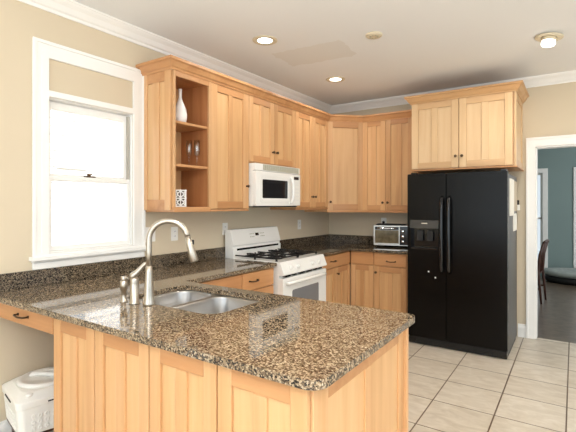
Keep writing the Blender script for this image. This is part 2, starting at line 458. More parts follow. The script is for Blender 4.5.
# dining room beyond the doorway
struct('floor_dining', MB().box((.9, .06, -.08), (6.2, 4.72, -.001)), M['dark_floor'])
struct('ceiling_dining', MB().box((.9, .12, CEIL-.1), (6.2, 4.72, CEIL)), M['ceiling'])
struct('wall_dining_left', MB().box((.8, .12, 0), (.9, 4.72, CEIL-.1)), M['teal'])
FY = 4.6
dwz0, dwz1 = .25, 2.05
dws = [(1.66, 2.305), (2.905, 3.6)]
struct('wall_dining_back', MB().plate(rect(.9, 0, 6.2, CEIL-.1), [rect(a, dwz0, b, dwz1) for a, b in dws], FY, FY+.12, 'y'), M['teal'])
for i, (a, b) in enumerate(dws):
    f = MB().plate(rect(a-.09, dwz0-.12, b+.09, dwz1+.09), [rect(a, dwz0, b, dwz1)], FY-.025, FY, 'y')
    f.plate(rect(a, dwz0, b, dwz1), [rect(a+.04, dwz0+.04, b-.04, dwz1-.04)], FY+.03, FY+.07, 'y')
    f.box((a, FY+.03, (dwz0+dwz1)/2-.02), (b, FY+.07, (dwz0+dwz1)/2+.02))
    wo = struct('window_%d' % (i+2), f, M['trim'], None, .004)
    struct('pane', MB().box((a+.04, FY+.048, dwz0+.04), (b-.04, FY+.052, dwz1-.04)), M['glass'], wo)

# ------------------------------------------------------------------ cabinet builders (local: x along width, front faces -y, z up)
def shaker(name, root, x0, x1, z0, z1, y=0, t=.021, st=.062, rl=.062, mid=True, midw=None, woods=None):
    """framed door: uprights, rails, a centre upright and sunk panels in one mesh; front at y-t"""
    m = MB(); m.mi = 0
    m.box((x0, y-t, z0), (x0+st, y, z1)); m.box((x1-st, y-t, z0), (x1, y, z1))
    m.mi = 1
    m.box((x0+st, y-t+.0006, z0), (x1-st, y, z0+rl)); m.box((x0+st, y-t+.0006, z1-rl), (x1-st, y, z1))
    if mid:
        m.mi = 0; mw = (midw or st)/2; c = (x0+x1)/2
        m.box((c-mw, y-t+.0003, z0+rl), (c+mw, y, z1-rl))
    m.mi = 2; m.box((x0+st, y-t+.0115, z0+rl), (x1-st, y-.002, z1-rl))
    return m.build(name, woods or WOODS, root, .003, 2)
def slab(name, root, x0, x1, z0, z1, y=0, t=.021):
    m = MB(); m.mi = 1; m.box((x0, y-t, z0), (x1, y, z1)); return m.build(name, WOODS, root, .004, 2)
def knob(par, x, z, y=-.021):
    rot = Matrix.Rotation(R90, 3, 'X')
    MB().lathe([(.009, 0), (.007, .003), (.0055, .012), (.0125, .018), (.0145, .023), (.012, .028), (.006, .030)], (x, y, z), 16, rot).build('knob', M['bronze'], par)
def pull(par, x, z, y=-.021, w=.1):
    h = w/2
    MB().tube([(x-h, y, z), (x-h, y-.02, z), (x-h*.8, y-.027, z-.001), (x, y-.03, z-.004), (x+h*.8, y-.027, z-.001), (x+h, y-.02, z), (x+h, y, z)], .0052, 8)\
        .box((x-h-.007, y-.003, z-.007), (x-h+.007, y, z+.007)).box((x+h-.007, y-.003, z-.007), (x+h+.007, y, z+.007)).build('pull', M['bronze'], par)
def body(root, Wd, D, z0, z1, x0=0, toe=0):
    m = MB(); m.box((x0, 0.0, z0), (x0+Wd, D, z1))
    if toe: m.box((x0, .07, 0), (x0+Wd, D, z0))
    return m.build('carcass', M['wv'], root, .001)

UF = .325           # depth of the upper boxes (door fronts at .346)
UZ0, UZ1 = 1.385, 2.44
# open display shelf at the end of the run by the window
sh = thing('open_shelf_cabinet', (UF, -3.06, UZ0), 'open maple shelf cabinet with vase, between window and tall upper door', 'cabinet', R90)
H = UZ1-UZ0; SW = .374
MB().box((.0, .018, 0), (.02, UF, H)).build('side_panel', M['wv'], sh)
MB().box((SW, .0, 0), (SW+.018, UF, H)).build('side_panel', M['shaded_inner_wood'], sh)
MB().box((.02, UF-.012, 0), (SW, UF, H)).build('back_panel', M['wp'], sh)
tp = MB(); tp.mi = 1; tp.box((.02, 0, H-.03), (SW, UF-.012, H)); tp.build('top_board', M['shaded_inner_wood'], sh)
bt = MB(); bt.mi = 1; bt.box((.0, -.021, -.015), (SW+.018, UF-.0, .024)); bt.build('bottom_board', WOODS, sh, .003)
for z in (2.066, 1.738):
    m = MB(); m.mi = 1; m.box((.02, -.002, z-UZ0-.02), (SW, UF-.012, z-UZ0)); m.build('shelf', WOODS, sh, .002)
fr = MB(); fr.mi = 0
fr.box((0, -.021, .024), (.022, .0, H)); fr.box((SW-.0, -.021, .02), (SW+.018, 0, H)); fr.mi = 1; fr.box((.022, -.021, H-.045), (SW-.002, 0, H))
fr.build('face_frame', WOODS, sh, .0015)
# shaker end panel facing the window side
ep = MB()
def endp(m, xs, d, z0, z1, st=.06, rl=.08, t=.018):
    m.mi = 0
    m.box((xs-t, 0, z0), (xs, st, z1)); m.box((xs-t, d-st, z0), (xs, d, z1)); c = d/2
    m.box((xs-t+.0003, c-.04, z0+rl), (xs, c+.04, z1-rl))
    m.mi = 1; m.box((xs-t+.0006, st, z0), (xs, d-st, z0+rl)); m.box((xs-t+.0006, st, z1-rl), (xs, d-st, z1))
    m.mi = 2; m.box((xs-t+.009, st, z0+rl), (xs-.001, d-st, z1-rl))
endp(ep, .0, UF, .0, H); ep.build('end_panel', WOODS, sh, .0015)

# tall single-door upper
def upper(name, label, y0, y1, z0, z1, doors, knobs, trim=True, st=.062):
    c = thing(name, (UF, y0, z0), label, 'cabinet', R90)
    Wd = y1-y0; H = z1-z0
    body(c, Wd-.002, UF, .0, H, .001)
    for (a, b), k in zip(doors, knobs):
        d = shaker('door', c, a+.0025, b-.0025, .008, H-.004, st=st, midw=.055)
        knob(d, k[0], k[1])
    if trim:
        m = MB(); m.mi = 1; m.box((0.001, -.021, -.015), (Wd-.001, UF, .0)); m.build('light_rail', WOODS, c, .003)
    return c
upper('wall_cabinet', 'tall single-door maple upper cabinet between open shelf and microwave', -2.667, -2.172, UZ0, UZ1, [(.0, .495)], [(.46, 1.595-UZ0)], st=.078)
upper('wall_cabinet', 'short two-door maple upper cabinet right above the white microwave', -2.17, -1.382, 1.818, UZ1, [(.0, .394), (.394, .788)], [(.361, .125), (.427, .125)], False)
upper('wall_cabinet', 'two-door maple upper cabinet between microwave and angled corner cabinet', -1.38, -.655, UZ0, UZ1, [(.0, .36), (.36, .724)], [(.33, .13), (.392, .13)])

# angled corner upper
CB = 1.335; BT = 2.47
a = .65; e = UF
cc = thing('corner_wall_cabinet', (.345*0+.325, -.65, CB), 'angled corner maple upper cabinet with one door and knob at left', 'cabinet', PI/4)
inv = Matrix.Rotation(-PI/4, 3, 'Z')
poly = [(0, 0), (0, -a), (e, -a), (a, -e), (a, 0)]
lp = [inv @ Vector((x-.325, y+.65, 0)) for x, y in poly]
MB().prism([(p.x, p.y) for p in lp], 0, UZ1-CB+.03, 'z').build('carcass', M['wv'], cc, .001)
dw = (a-e)*math.sqrt(2)
dr = shaker('door', cc, .006, dw-.006, .022, UZ1-CB+.0, midw=.055, mid=False, rl=.075)
knob(dr, .035, .125)
m = MB(); m.mi = 1; m.box((-.012, -.024, -.004), (dw+.012, .0, .02)); m.build('light_rail', WOODS, cc, .003)

# back wall two-door upper
bc = thing('wall_cabinet', (.652, -UF, CB), 'two-door maple upper cabinet on back wall above the toaster oven', 'cabinet')
BW = 1.348-.652
body(bc, BW, UF, 0, BT-CB)
d1_ = shaker('door', bc, .003, .299, .022, BT-CB-.03); knob(d1_, .27, .115)
d2_ = shaker('door', bc, .303, .303+.33, .022, BT-CB-.03); knob(d2_, .332, .115)
m = MB(); m.mi = 0; m.box((.637, -.021, .022), (BW, 0, BT-CB-.03)); m.build('filler_strip', WOODS, bc)
m = MB(); m.mi = 1; m.box((0, -.024, -.004), (BW, .0, .02)); m.build('light_rail', WOODS, bc, .003)

# crown along the run of uppers
cprof = [(0, 0), (.008, 0), (.012, .012), (.024, .02), (.042, .05), (.05, .056), (.058, .058), (.058, .078), (0, .078)]
cr = moulding(MB(), [(.0, -3.078), (UF+.021, -3.078), (UF+.021, -.658), (.658, -(UF+.021)), (1.35, -(UF+.021))], cprof, UZ1-.005)
cm = thing('cabinet_crown_moulding', (UF, -3.07, UZ1), 'long maple crown moulding running along the tops of the corner wall cabinets', 'moulding')
o = cr.build('crown', M['crown_wood'], None); o.parent = cm; o.location = (-UF, 3.07, -UZ1)

# deep cabinet over the fridge
FCZ0, FCZ1 = 1.80, 2.525
fc = thing('fridge_top_cabinet', (1.352, -.60, FCZ0), 'deep two-door maple cabinet over the black refrigerator', 'cabinet')
FW = 2.365-1.352; H = FCZ1-FCZ0
body(fc, FW-.018, .597, 0, H)
f1 = shaker('door', fc, .004, .488, .01, H-.012, st=.07, rl=.065, midw=.065, woods=PALE); knob(f1, .462, .125)
f2 = shaker('door', fc, .494, FW-.03, .01, H-.012, st=.07, rl=.065, midw=.065, woods=PALE); knob(f2, .524, .125)
ep = MB(); 
ep.mi = 0; ep.box((FW-.018, -.02, 0), (FW, .06, H)); ep.box((FW-.018, .54, 0), (FW, .597, H)); ep.mi = 1; ep.box((FW-.018, .06, 0), (FW-.0005, .54, .07)); ep.box((FW-.018, .06, H-.07), (FW-.0005, .54, H))
ep.mi = 2; ep.box((FW-.018, .06, .07), (FW-.009, .54, H-.07)); ep.build('end_panel', PALE, fc, .0015)
m = MB(); m.mi = 1; m.box((0, -.022, -.012), (FW+.012, .597, .0)); m.build('bottom_board', WOODS, fc, .002)
cp = [(0, 0), (.008, 0), (.012, .012), (.026, .022), (.044, .056), (.052, .062), (.06, .064), (.06, .082), (0, .082)]
o = moulding(MB(), [(0, .3), (0, -.021), (FW, -.021), (FW, .595)], cp, H-.012).build('crown', M['pale_crown'], fc)

# ------------------------------------------------------------------ base cabinets
BF = .605; BZ1 = .882; TOE = .1
def basecab(name, label, loc, rz, Wd, doors=(), drawers=(), knobs=(), pulls=()):
    c = thing(name, loc, label, 'cabinet', rz)
    body(c, Wd-.002, BF-.004, TOE, BZ1, .001, toe=1)
    for (a0, a1, z0, z1) in drawers:
        d = slab('drawer_front', c, a0+.0025, a1-.0025, z0, z1)
        for p in pulls:
            if a0 < p[0] < a1 and z0 < p[1] < z1: pull(d, p[0], p[1])
    for (a0, a1, z0, z1) in doors:
        d = shaker('door', c, a0+.0025, a1-.0025, z0, z1, midw=.05)
        for k in knobs:
            if a0 < k[0] < a1: knob(d, k[0], k[1])
    return c
basecab('base_cabinet', 'maple drawer base cabinet just left of the white range', (BF, -2.60, 0), R90, .43,
        drawers=[(0, .43, .725, .872), (0, .43, .42, .718), (0, .43, .11, .413)], pulls=[(.14, .80), (.14, .57), (.14, .26)])
basecab('base_cabinet', 'maple base cabinet in the corner behind the sink counter', (BF, -3.19, 0), R90, .588,
        drawers=[(.0, .588, .725, .872)], doors=[(.0, .294, .11, .718), (.294, .588, .11, .718)])
rb = basecab('base_cabinet', 'two-door maple base cabinet between white range and inner corner', (BF, -1.365, 0), R90, .738,
        drawers=[(.0, .737, .735, .872)], doors=[(.0, .37, .11, .725), (.37, .737, .11, .725)], knobs=[(.40, .655)], pulls=[(.30, .805)])
basecab('corner_base_cabinet', 'maple corner base cabinet with plain drawer front and one narrow door', (.6275, -BF, 0), 0, .2925,
        drawers=[(.0, .2925, .735, .872)], doors=[(.0, .2925, .11, .725)])
basecab('base_cabinet', 'maple base cabinet with one pull drawer beside the black refrigerator', (.922, -BF, 0), 0, .468,
        drawers=[(.0, .38, .735, .872)], doors=[(.0, .38, .11, .725)], knobs=[(.028, .655)], pulls=[(.205, .79)])

# ------------------------------------------------------------------ peninsula
PX0, PX1, PYF, PYB = .69, 2.165, -4.12, -3.255
pn = thing('peninsula_cabinet', (PX0, PYF, 0), 'maple peninsula cabinet with panelled front under the granite counter', 'cabinet')
PW = PX1-PX0; PD = PYB-PYF
pb = MB()
pb.box((0, .022, .0), (PW-.022, .04, BZ1)); pb.box((0, .04, 0), (.02, PD, BZ1)); pb.box((PW-.04, .04, 0), (PW-.022, PD, BZ1)); pb.box((.02, PD-.02, .1), (PW-.04, PD, BZ1)); pb.box((.02, .04, .1), (PW-.04, PD-.02, .12))
pb.build('carcass', M['wv'], pn)
xs = [.0, .353, .730, 1.097, 1.470]
for i in range(4):
    shaker('front_panel', pn, xs[i]+.0035, xs[i+1]-.0035, .005, .876, y=.022, st=.062, rl=.066, midw=.06)
cp_ = MB(); cp_.box((PW-.026, .0255, 0), (PW, .10, .878)); cp_.build('corner_post', M['wv'], pn, .002)
# panelled right end
ee = MB(); ee.mi = 0
ee.box((PW-.022, .10, 0), (PW-.002, .125, .876)); ee.box((PW-.022, PD-.075, 0), (PW-.002, PD-.012, .876)); ee.box((PW-.022, .42, 0), (PW-.0025, .49, .80))
ee.mi = 1; ee.box((PW-.022, .125, .80), (PW-.003, PD-.075, .876)); ee.box((PW-.022, .125, .0), (PW-.003, PD-.075, .09))
ee.mi = 2; ee.box((PW-.022, .125, .09), (PW-.010, PD-.075, .80))
ee.build('end_panel', WOODS, pn, .0015)
MB().box((PW-.024, PD-.012, 0), (PW+.014, PD+.014, .878)).build('end_post', M['wv'], pn, .002)

# desk drawer under the left end of the counter
dd = thing('desk_drawer', (.0, PYF, .785), 'shallow maple desk drawer over the knee space at far left', 'drawer')
m = MB(); m.mi = 1; m.box((.003, .022, .002), (PX0-.003, .042, .097)); m.box((.003, .042, .01), (PX0-.003, .5, .02)); m.build('apron', WOODS, dd)
m = MB(); m.mi = 1; m.box((.002, .0, .0), (PX0-.004, .021, .090)); df = m.build('drawer_front', WOODS, dd, .003)
pull(df, .385, .052, .0, .11)

# ------------------------------------------------------------------ granite worktops
CT, CBT = .914, .884
sink_r = [(.752, -3.768, 1.035, -3.322), (1.06, -3.768, 1.428, -3.322)]
wt = MB()
def arc(cx, cy, r, a0, a1, n=7):
    return [(cx+r*math.cos(math.radians(a0+(a1-a0)*i/n)), cy+r*math.sin(math.radians(a0+(a1-a0)*i/n))) for i in range(n+1)]
outer = [(.001, -4.15)]+arc(2.215-.06, -4.15+.06, .06, 270, 360)+arc(2.215-.045, -3.225-.045, .045, 0, 90)+arc(.65+.012, -3.225+.012, .012, 270, 180, 3)+[(.65, -2.16), (.001, -2.16)]
holes = [rrect(.745, -3.775, 1.435, -3.315, .085)]
wt.plate(outer, holes, CBT, CT)
wk = wt.build('granite_worktop', M['granite'], None, .009, 3)
tag(wk, 'speckled brown granite counter running from window wall along the peninsula', 'counter')
bsz = CT+.001, 1.017
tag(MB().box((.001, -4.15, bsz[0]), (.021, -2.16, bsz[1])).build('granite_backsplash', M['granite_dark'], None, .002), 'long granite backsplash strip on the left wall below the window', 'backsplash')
wt2 = MB()
wt2.plate([(.001, -1.364), (.65, -1.364), (.65, -.65), (1.393, -.65), (1.393, -.001), (.001, -.001)], [], CBT, CT)
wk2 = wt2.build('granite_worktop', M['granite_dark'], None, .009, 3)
tag(wk2, 'dark granite corner counter between white range and black refrigerator', 'counter')
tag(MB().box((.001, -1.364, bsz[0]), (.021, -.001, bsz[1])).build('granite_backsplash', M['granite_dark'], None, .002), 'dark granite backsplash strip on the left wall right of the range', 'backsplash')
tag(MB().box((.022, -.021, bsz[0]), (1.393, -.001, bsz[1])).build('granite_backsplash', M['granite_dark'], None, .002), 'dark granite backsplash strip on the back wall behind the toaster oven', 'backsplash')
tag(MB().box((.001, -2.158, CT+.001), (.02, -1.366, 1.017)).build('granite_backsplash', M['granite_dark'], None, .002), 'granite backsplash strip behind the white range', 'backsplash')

# ------------------------------------------------------------------ sink
sk = thing('double_sink', (1.09, -3.54, CBT), 'stainless steel double bowl sink set under the granite counter', 'sink')
fl_ = [[(x-1.09, y+3.54) for x, y in rrect(*r, .078, 8)] for r in sink_r]
MB().plate([(x-1.09, y+3.54) for x, y in rrect(.725, -3.795, 1.455, -3.295, .1)], fl_, -.0035, -.0015, 'z').build('flange', M['steel'], sk)
for (x0, y0, x1, y1), dep in zip(sink_r, (.17, .2)):
    x0 -= 1.09; x1 -= 1.09; y0 += 3.54; y1 += 3.54
    lo = []
    def ring(ins, z, r): return [(px, py, z) for px, py in rrect(x0+ins, y0+ins, x1-ins, y1-ins, r, 8)]
    lo = [ring(-.0, -.0015, .078), ring(.003, -.010, .075), ring(.012, -dep+.045, .066), ring(.02, -dep+.018, .06), ring(.038, -dep+.004, .05), ring(.07, -dep, .03)]
    lo2 = [[(px, py, z-.003) for px, py, z in l] for l in lo]
    o = MB().loft(lo, False, True).build('bowl', M['steel'], sk)
    sm = o.modifiers.new('solid', 'SOLIDIFY'); sm.thickness = .0015; sm.offset = 1
    cx, cy = (x0+x1)/2, (y0+y1)/2
    MB().lathe([(.052, -dep+.0012), (.05, -dep+.003), (.04, -dep+.002), (.03, -dep+.0015)], (cx, cy, 0), 24).build('drain', M['chrome'], o)

# ------------------------------------------------------------------ faucet, side handle, soap pump
fx, fy = 1.012, -3.80
fa = thing('kitchen_faucet', (fx, fy, CT), 'tall arched brushed nickel faucet beside the sink', 'faucet')
MB().lathe([(.031, 0), (.031, .008), (.027, .02), (.024, .06), (.018, .17), (.0155, .2)], (0, 0, 0), 28).build('base', M['nickel'], fa)
dx, dy = .80, .60; rad = .099; zc = .332
pts = [(0, 0, .19), (0, 0, .27)]+[(dx*(rad-rad*math.cos(t)), dy*(rad-rad*math.cos(t)), zc+rad*math.sin(t)) for t in [math.radians(a) for a in range(0, 171, 10)]]
MB().tube(pts, .0145, 18).build('spout', M['nickel'], fa)
p = Vector(pts[-1]); dr_ = (Vector(pts[-1])-Vector(pts[-2])).normalized()
q = [p+dr_*s for s in (-.002, .02, .022, .05, .08, .13, .135)]
MB().tube(q, [.0145, .0145, .017, .018, .019, .022, .018], 18).build('spray_head', M['nickel'], fa)
b0 = p+dr_*.036+Vector((.018*dx, .018*dy, .006))
MB().box(tuple(b0-Vector((.005, .005, .012))), tuple(b0+Vector((.005, .005, .012)))).build('button', M['black_mat'], fa, .002)

hn = thing('faucet_handle', (.928, -3.825, CT), 'short brushed nickel mixer handle with curved lever left of faucet', 'faucet handle')
MB().lathe([(.027, 0), (.027, .006), (.0225, .01), (.0225, .098), (.021, .104), (.0215, .108), (.0215, .128), (.017, .136)], (0, 0, 0), 24).build('base', M['nickel'], hn)
MB().tube([(-.014, -.008, .128), (-.004, -.002, .148), (.012, .008, .162), (.03, .02, .186), (.044, .028, .205), (.06, .038, .212)], [.019, .0185, .015, .012, .0105, .007], 14).build('lever', M['nickel'], hn)
sp = thing('soap_dispenser', (.845, -3.83, CT), 'small brushed nickel soap pump standing leftmost beside the faucet', 'soap dispenser')
MB().lathe([(.02, 0), (.02, .004), (.0135, .008), (.0135, .06), (.0185, .062), (.019, .11), (.015, .113)], (0, 0, 0), 22).build('base', M['nickel'], sp)
MB().lathe([(.013, .112), (.0145, .118), (.0145, .13), (.012, .134)], (0, 0, 0), 20).tube([(0, 0, .124), (.03, .02, .124), (.038, .026, .117)], [.007, .0055, .005], 10).build('pump_head', M['nickel'], sp)

# ------------------------------------------------------------------ gas range
rg = thing('gas_range', (0, -2.152, 0), 'white gas range with raised back panel and black grates', 'range')
RW = .785; RD = .665                     # local frame: x = depth from wall, y = along wall
y0, y1 = .004, RW-.004
MB().box((.03, y0, .09), (RD, y1, .895)).build('body', M['white'], rg, .003)
MB().box((.06, y0+.02, 0), (RD-.06, y1-.02, .09)).build('plinth', M['black_mat'], rg)
MB().box((.085, y0-.001, .895), (RD+.012, y1+.001, .918)).build('cooktop', M['white'], rg, .006, 2)
bk = MB().prism([(.03, .90), (.14, .90), (.14, 1.0), (.125, 1.012), (.128, 1.03), (.14, 1.035), (.095, 1.185), (.03, 1.185)], y0-.002, y1+.002, 'y')
bk = bk.build('back_panel', M['white'], rg, .004, 2)
MB().box((.13, .05, .985), (.1415, RW-.05, 1.004)).build('vent_slot', M['black'], bk)
# slanted clock panel
nrm = Vector((.15, 0, .045)).normalized(); tdir = Vector((-.045, 0, .15)).normalized()
def on_panel(s, off): return Vector((.14, 0, 1.035))+tdir*s+nrm*off
rotp = Matrix.Rotation(-math.atan2(.045, .15), 3, 'Y')
c0 = on_panel(.095, .001)
MB().box((c0.x-.001, RW/2-.027, c0.z-.016), (c0.x+.0015, RW/2+.027, c0.z+.012), rotp).build('clock_display', M['display'], bk)
for yy in (-.11, -.085, .085, .11, -.06, .06):
    for s in (.07, .1):
        c = on_panel(s, .001); MB().box((c.x-.001, RW/2+yy-.007, c.z-.004), (c.x+.002, RW/2+yy+.007, c.z+.004), rotp).build('button', M['grille'], bk)
# front manifold panel with knobs
mp_ = MB().prism([(RD-.02, .80), (RD+.05, .80), (RD+.055, .815), (RD+.018, .905), (RD+.005, .918), (RD-.02, .918)], y0-.002, y1+.002, 'y').build('control_panel', M['white'], rg, .004, 2)
sl_ = math.atan2(.037, .09); rotk = Matrix.Rotation(R90-sl_, 3, 'Y')
for i, yy in enumerate((.13, .25, .38, .51, .63)):
    if i == 2: continue
    k = MB().lathe([(.021, 0), (.0205, .008), (.016, .013), (.0145, .026), (.011, .028)], (RD+.038, yy, .857), 20, rotk).build('knob', M['white'], rg)
ov = MB().plate(rrect(y0, .20, y1, .775, .012, 3), [rrect(.15, .34, RW-.15, .655, .02, 4)], RD+.001, RD+.045, 'x').build('oven_door', M['white'], rg, .004, 2)
MB().plate(rrect(.15, .34, RW-.15, .655, .02, 4), [], RD+.03, RD+.041, 'x').build('oven_window', M['oven_glass'], ov)
hp = [(RD+.045, .05, .725), (RD+.075, .055, .73), (RD+.085, .10, .735), (RD+.09, .25, .735), (RD+.09, .51, .735), (RD+.085, .66, .735), (RD+.075, .705, .73), (RD+.045, .71, .725)]
MB().tube(hp, [.015, .016, .016, .016, .016, .016, .016, .015], 12).build('handle', M['white'], ov)
for yy in [.06, .09, .12, .19, .22, .30, .33, .36, .43, .46, .49, .57, .60, .66, .69]: MB().box((RD+.0, yy, .782), (RD+.035, yy+.02, .797)).build('vent_slot', M['black'], rg)
MB().box((RD+.001, y0, .1), (RD+.04, y1, .19)).build('drawer_front', M['white'], rg, .006, 2)
for (bx, by) in ((.24, .19), (.24, .57), (.5, .19), (.5, .57)):
    b_ = MB().lathe([(.06, 0), (.055, .006), (.04, .008), (.034, .016), (.02, .018)], (bx, by, .918), 20).build('burner', M['black_mat'], rg)
for side in (0, 1):
    g = MB(); a0 = .03+side*.355; a1 = a0+.345; zt = .948
    for (p_, q_) in (((.13, a0), (.62, a0)), ((.13, a1), (.62, a1)), ((.13, a0), (.13, a1)), ((.62, a0), (.62, a1)), ((.375, a0), (.375, a1)), ((.25, a0), (.25, a1)), ((.5, a0), (.5, a1)), ((.13, (a0+a1)/2), (.62, (a0+a1)/2))):
        g.box((min(p_[0], q_[0])-.006, min(p_[1], q_[1])-.006, zt-.012), (max(p_[0], q_[0])+.006, max(p_[1], q_[1])+.006, zt))
    for fx_ in (.13, .375, .62):
        for fy_ in (a0, a1): g.box((fx_-.007, fy_-.007, .918), (fx_+.007, fy_+.007, zt-.006))
    for (cx_, cy_) in ((.25, (a0+a1)/2), (.5, (a0+a1)/2)):
        for k in range(4):
            an = PI/4+k*R90; g.tube([(cx_+.02*math.cos(an), cy_+.02*math.sin(an), zt), (cx_+.06*math.cos(an), cy_+.06*math.sin(an), zt+.004), (cx_+.085*math.cos(an), cy_+.085*math.sin(an), zt-.004)], .006, 6)
    g.build('grate', M['black_mat'], rg)

# ------------------------------------------------------------------ microwave
mw = thing('microwave', (.0, -2.158, 1.413), 'white over-the-range microwave mounted below the short cabinet', 'microwave')
MW = .765; MH = .397; MD = .375
MB().box((.003, 0, 0), (MD, MW, MH)).build('case', M['white'], mw, .004, 2)
MB().box((.02, .01, -.012), (MD-.005, MW-.01, 0)).build('underside', M['black_mat'], mw)
mt = MB().box((MD, .0, MH-.065), (MD+.03, MW, MH)).build('vent_surround', M['white'], mw, .004, 2)
gm = MB()
for i in range(5): gm.box((MD+.03, .12, MH-.058+i*.011), (MD+.0335, MW-.03, MH-.051+i*.011))
for i in range(20): gm.box((MD+.03, .12+i*.031, MH-.058), (MD+.0325, .128+i*.031, MH-.006))
gm.build('vent_grille', M['grille'], mt)
dm = MB().plate(rrect(.0, .004, .60, MH-.07, .012, 4), [rrect(.10, .075, .525, MH-.145, .012, 3)], MD+.001, MD+.04, 'x').build('door', M['white'], mw, .006, 3)
MB().box((MD+.02, .10, .075), (MD+.034, .525, MH-.145)).build('window', M['dark_glass'], dm)
MB().plate(rrect(.065, .035, .54, MH-.095, .02, 4), [rrect(.085, .055, .52, MH-.115, .015, 4)], MD+.04, MD+.043, 'x').build('door_rib', M['white'], dm, .001)
bd = MB().lathe([(.008, 0), (.008, .002)], (MD+.04, .10, .05), 14, Matrix.Rotation(R90, 3, 'Y')).build('badge', M['oven_steel'], dm)
MB().tube([(MD+.035, .565, .03), (MD+.062, .568, .045), (MD+.075, .57, .09), (MD+.078, .57, .16), (MD+.075, .57, .23), (MD+.062, .568, .275), (MD+.035, .565, .29)], [.012, .014, .015, .015, .015, .014, .012], 12).build('handle', M['white'], dm)
cpn = MB().box((MD+.001, .604, .004), (MD+.036, MW, MH-.07)).build('control_panel', M['white'], mw, .005, 2)
MB().box((MD+.036, .64, MH-.125), (MD+.0375, .73, MH-.095)).build('clock_display', M['display'], cpn)
for r_ in range(5):
    for c_ in range(3): MB().box((MD+.036, .636+c_*.036, .03+r_*.038), (MD+.0373, .662+c_*.036, .054+r_*.038)).build('button', M['plastic'], cpn)

# ------------------------------------------------------------------ refrigerator
FX0, FX1, FYF = 1.396, 2.320, -.882
fg = thing('refrigerator', (FX0, FYF, 0), 'black side-by-side refrigerator with dispenser in the left door', 'refrigerator')
FWD = FX1-FX0; FH = 1.738
MB().box((.004, .085, .03), (FWD-.004, .80, FH-.02)).build('cabinet_body', M['fridge_side'], fg, .004, 2)
MB().box((.01, .06, .0), (FWD-.01, .75, .03)).build('base_frame', M['black_mat'], fg)
ga = MB().box((.006, .02, .008), (FWD-.006, .06, .075))
for i in range(4): ga.box((.08, .014, .016+i*.014), (FWD-.12, .02, .023+i*.014))
ga.build('toe_grille', M['black'], fg, .004, 2)
SPLIT = .384
def fdoor(x0, x1, holes=()):
    m = MB().plate(rrect(x0, .085, x1, FH, .01, 3), holes, .0, .075, 'y')
    return m.build('door', M['fridge'], fg, .012, 3)
hx0, hx1, hz0, hz1 = .035, .305, .985, 1.185
dl = fdoor(.0, SPLIT-.004, [rect(hx0, hz0, hx1, hz1)])
drt = fdoor(SPLIT+.004, FWD)
dp = MB().plate(rect(hx0, hz0, hx1, hz1), [], .06, .07, 'y').build('dispenser_recess', M['black'], dl)
dpb = MB().prism([(-.004, hz1-.001), (-.012, hz1+.004), (.0, hz1+.085), (.001, hz1+.085), (.001, hz1-.001)], hx0-.008, hx1+.008, 'x').build('dispenser_panel', M['panel_grey'], dl, .003, 2)
MB().box((hx0+.11, -.0095, hz1+.048), (hx0+.17, -.004, hz1+.058)).build('dispenser_badge', M['chrome'], dpb)
for xx in (.085, .185): MB().prism([(.02, hz0+.075), (.03, hz0+.075), (.05, hz1-.02), (.035, hz1-.02)], hx0+xx-.03, hx0+xx+.03, 'x').build('paddle', M['black_mat'], dl, .003)
MB().box((hx0+.004, -.012, hz0-.012), (hx1-.004, .058, hz0+.006)).build('drip_tray', M['black'], dl, .004, 2)
for d, xx in ((dl, SPLIT-.034), (drt, SPLIT+.034)):
    MB().tube([(xx, .002, .76), (xx, -.028, .775), (xx, -.046, .81), (xx, -.052, .9), (xx, -.054, 1.12), (xx, -.052, 1.36), (xx, -.046, 1.45), (xx, -.028, 1.485), (xx, .002, 1.5)], [.016, .018, .019, .02, .02, .02, .019, .018, .016], 14).build('handle', M['black'], d)
for xx in (.03, FWD-.06): MB().box((xx, .02, FH), (xx+.05, .11, FH+.018)).build('hinge_cover', M['black'], fg, .004, 2)
# pale spots on the fridge door, and things held on its side
for (px_, pz_, lab) in ((1.612, .755, 'small round pale spot low on left refrigerator door, upper one'), (1.678, .70, 'small round pale spot low on left refrigerator door, lower one')):
    tag(MB().lathe([(.008, 0), (.008, .003), (.005, .005)], (px_, FYF+.0, pz_), 14, Matrix.Rotation(R90, 3, 'X')).build('pale_spot', M['ceramic']), lab, 'pale_spot')
def sheet(name, y0, y1, z0, z1, mat, label, cat, t=.004):
    o = MB().box((0, 0, 0), (t, y1-y0, z1-z0)).build(name, mat, None, .0008); o.location = (FX1-.0035, y0, z0); return tag(o, label, cat)
nb = sheet('notepad', -.715, -.44, 1.32, 1.675, M['paper'], 'tall white notepad on the refrigerator side nearest the door edge', 'notepad', .012)
sheet('hanging_folder', -.42, -.14, 1.36, 1.665, M['tan_paper'], 'tan paper folder hanging on refrigerator side behind the notepad', 'folder', .009)
sheet('note_card', -.43, -.15, 1.16, 1.335, M['paper'], 'white note card on refrigerator side below the tan folder', 'card', .007)
cl = thing('magnetic_clip', (FX1-.0035, -.11, 1.365), 'white magnetic clip with black top near the back of the refrigerator side', 'clip')
MB().box((0, -.02, 0), (.03, .03, .06)).build('clip_body', M['plastic'], cl, .004); MB().box((0.002, -.015, .06), (.024, .025, .11)).build('clip_lever', M['black_mat'], cl, .004)

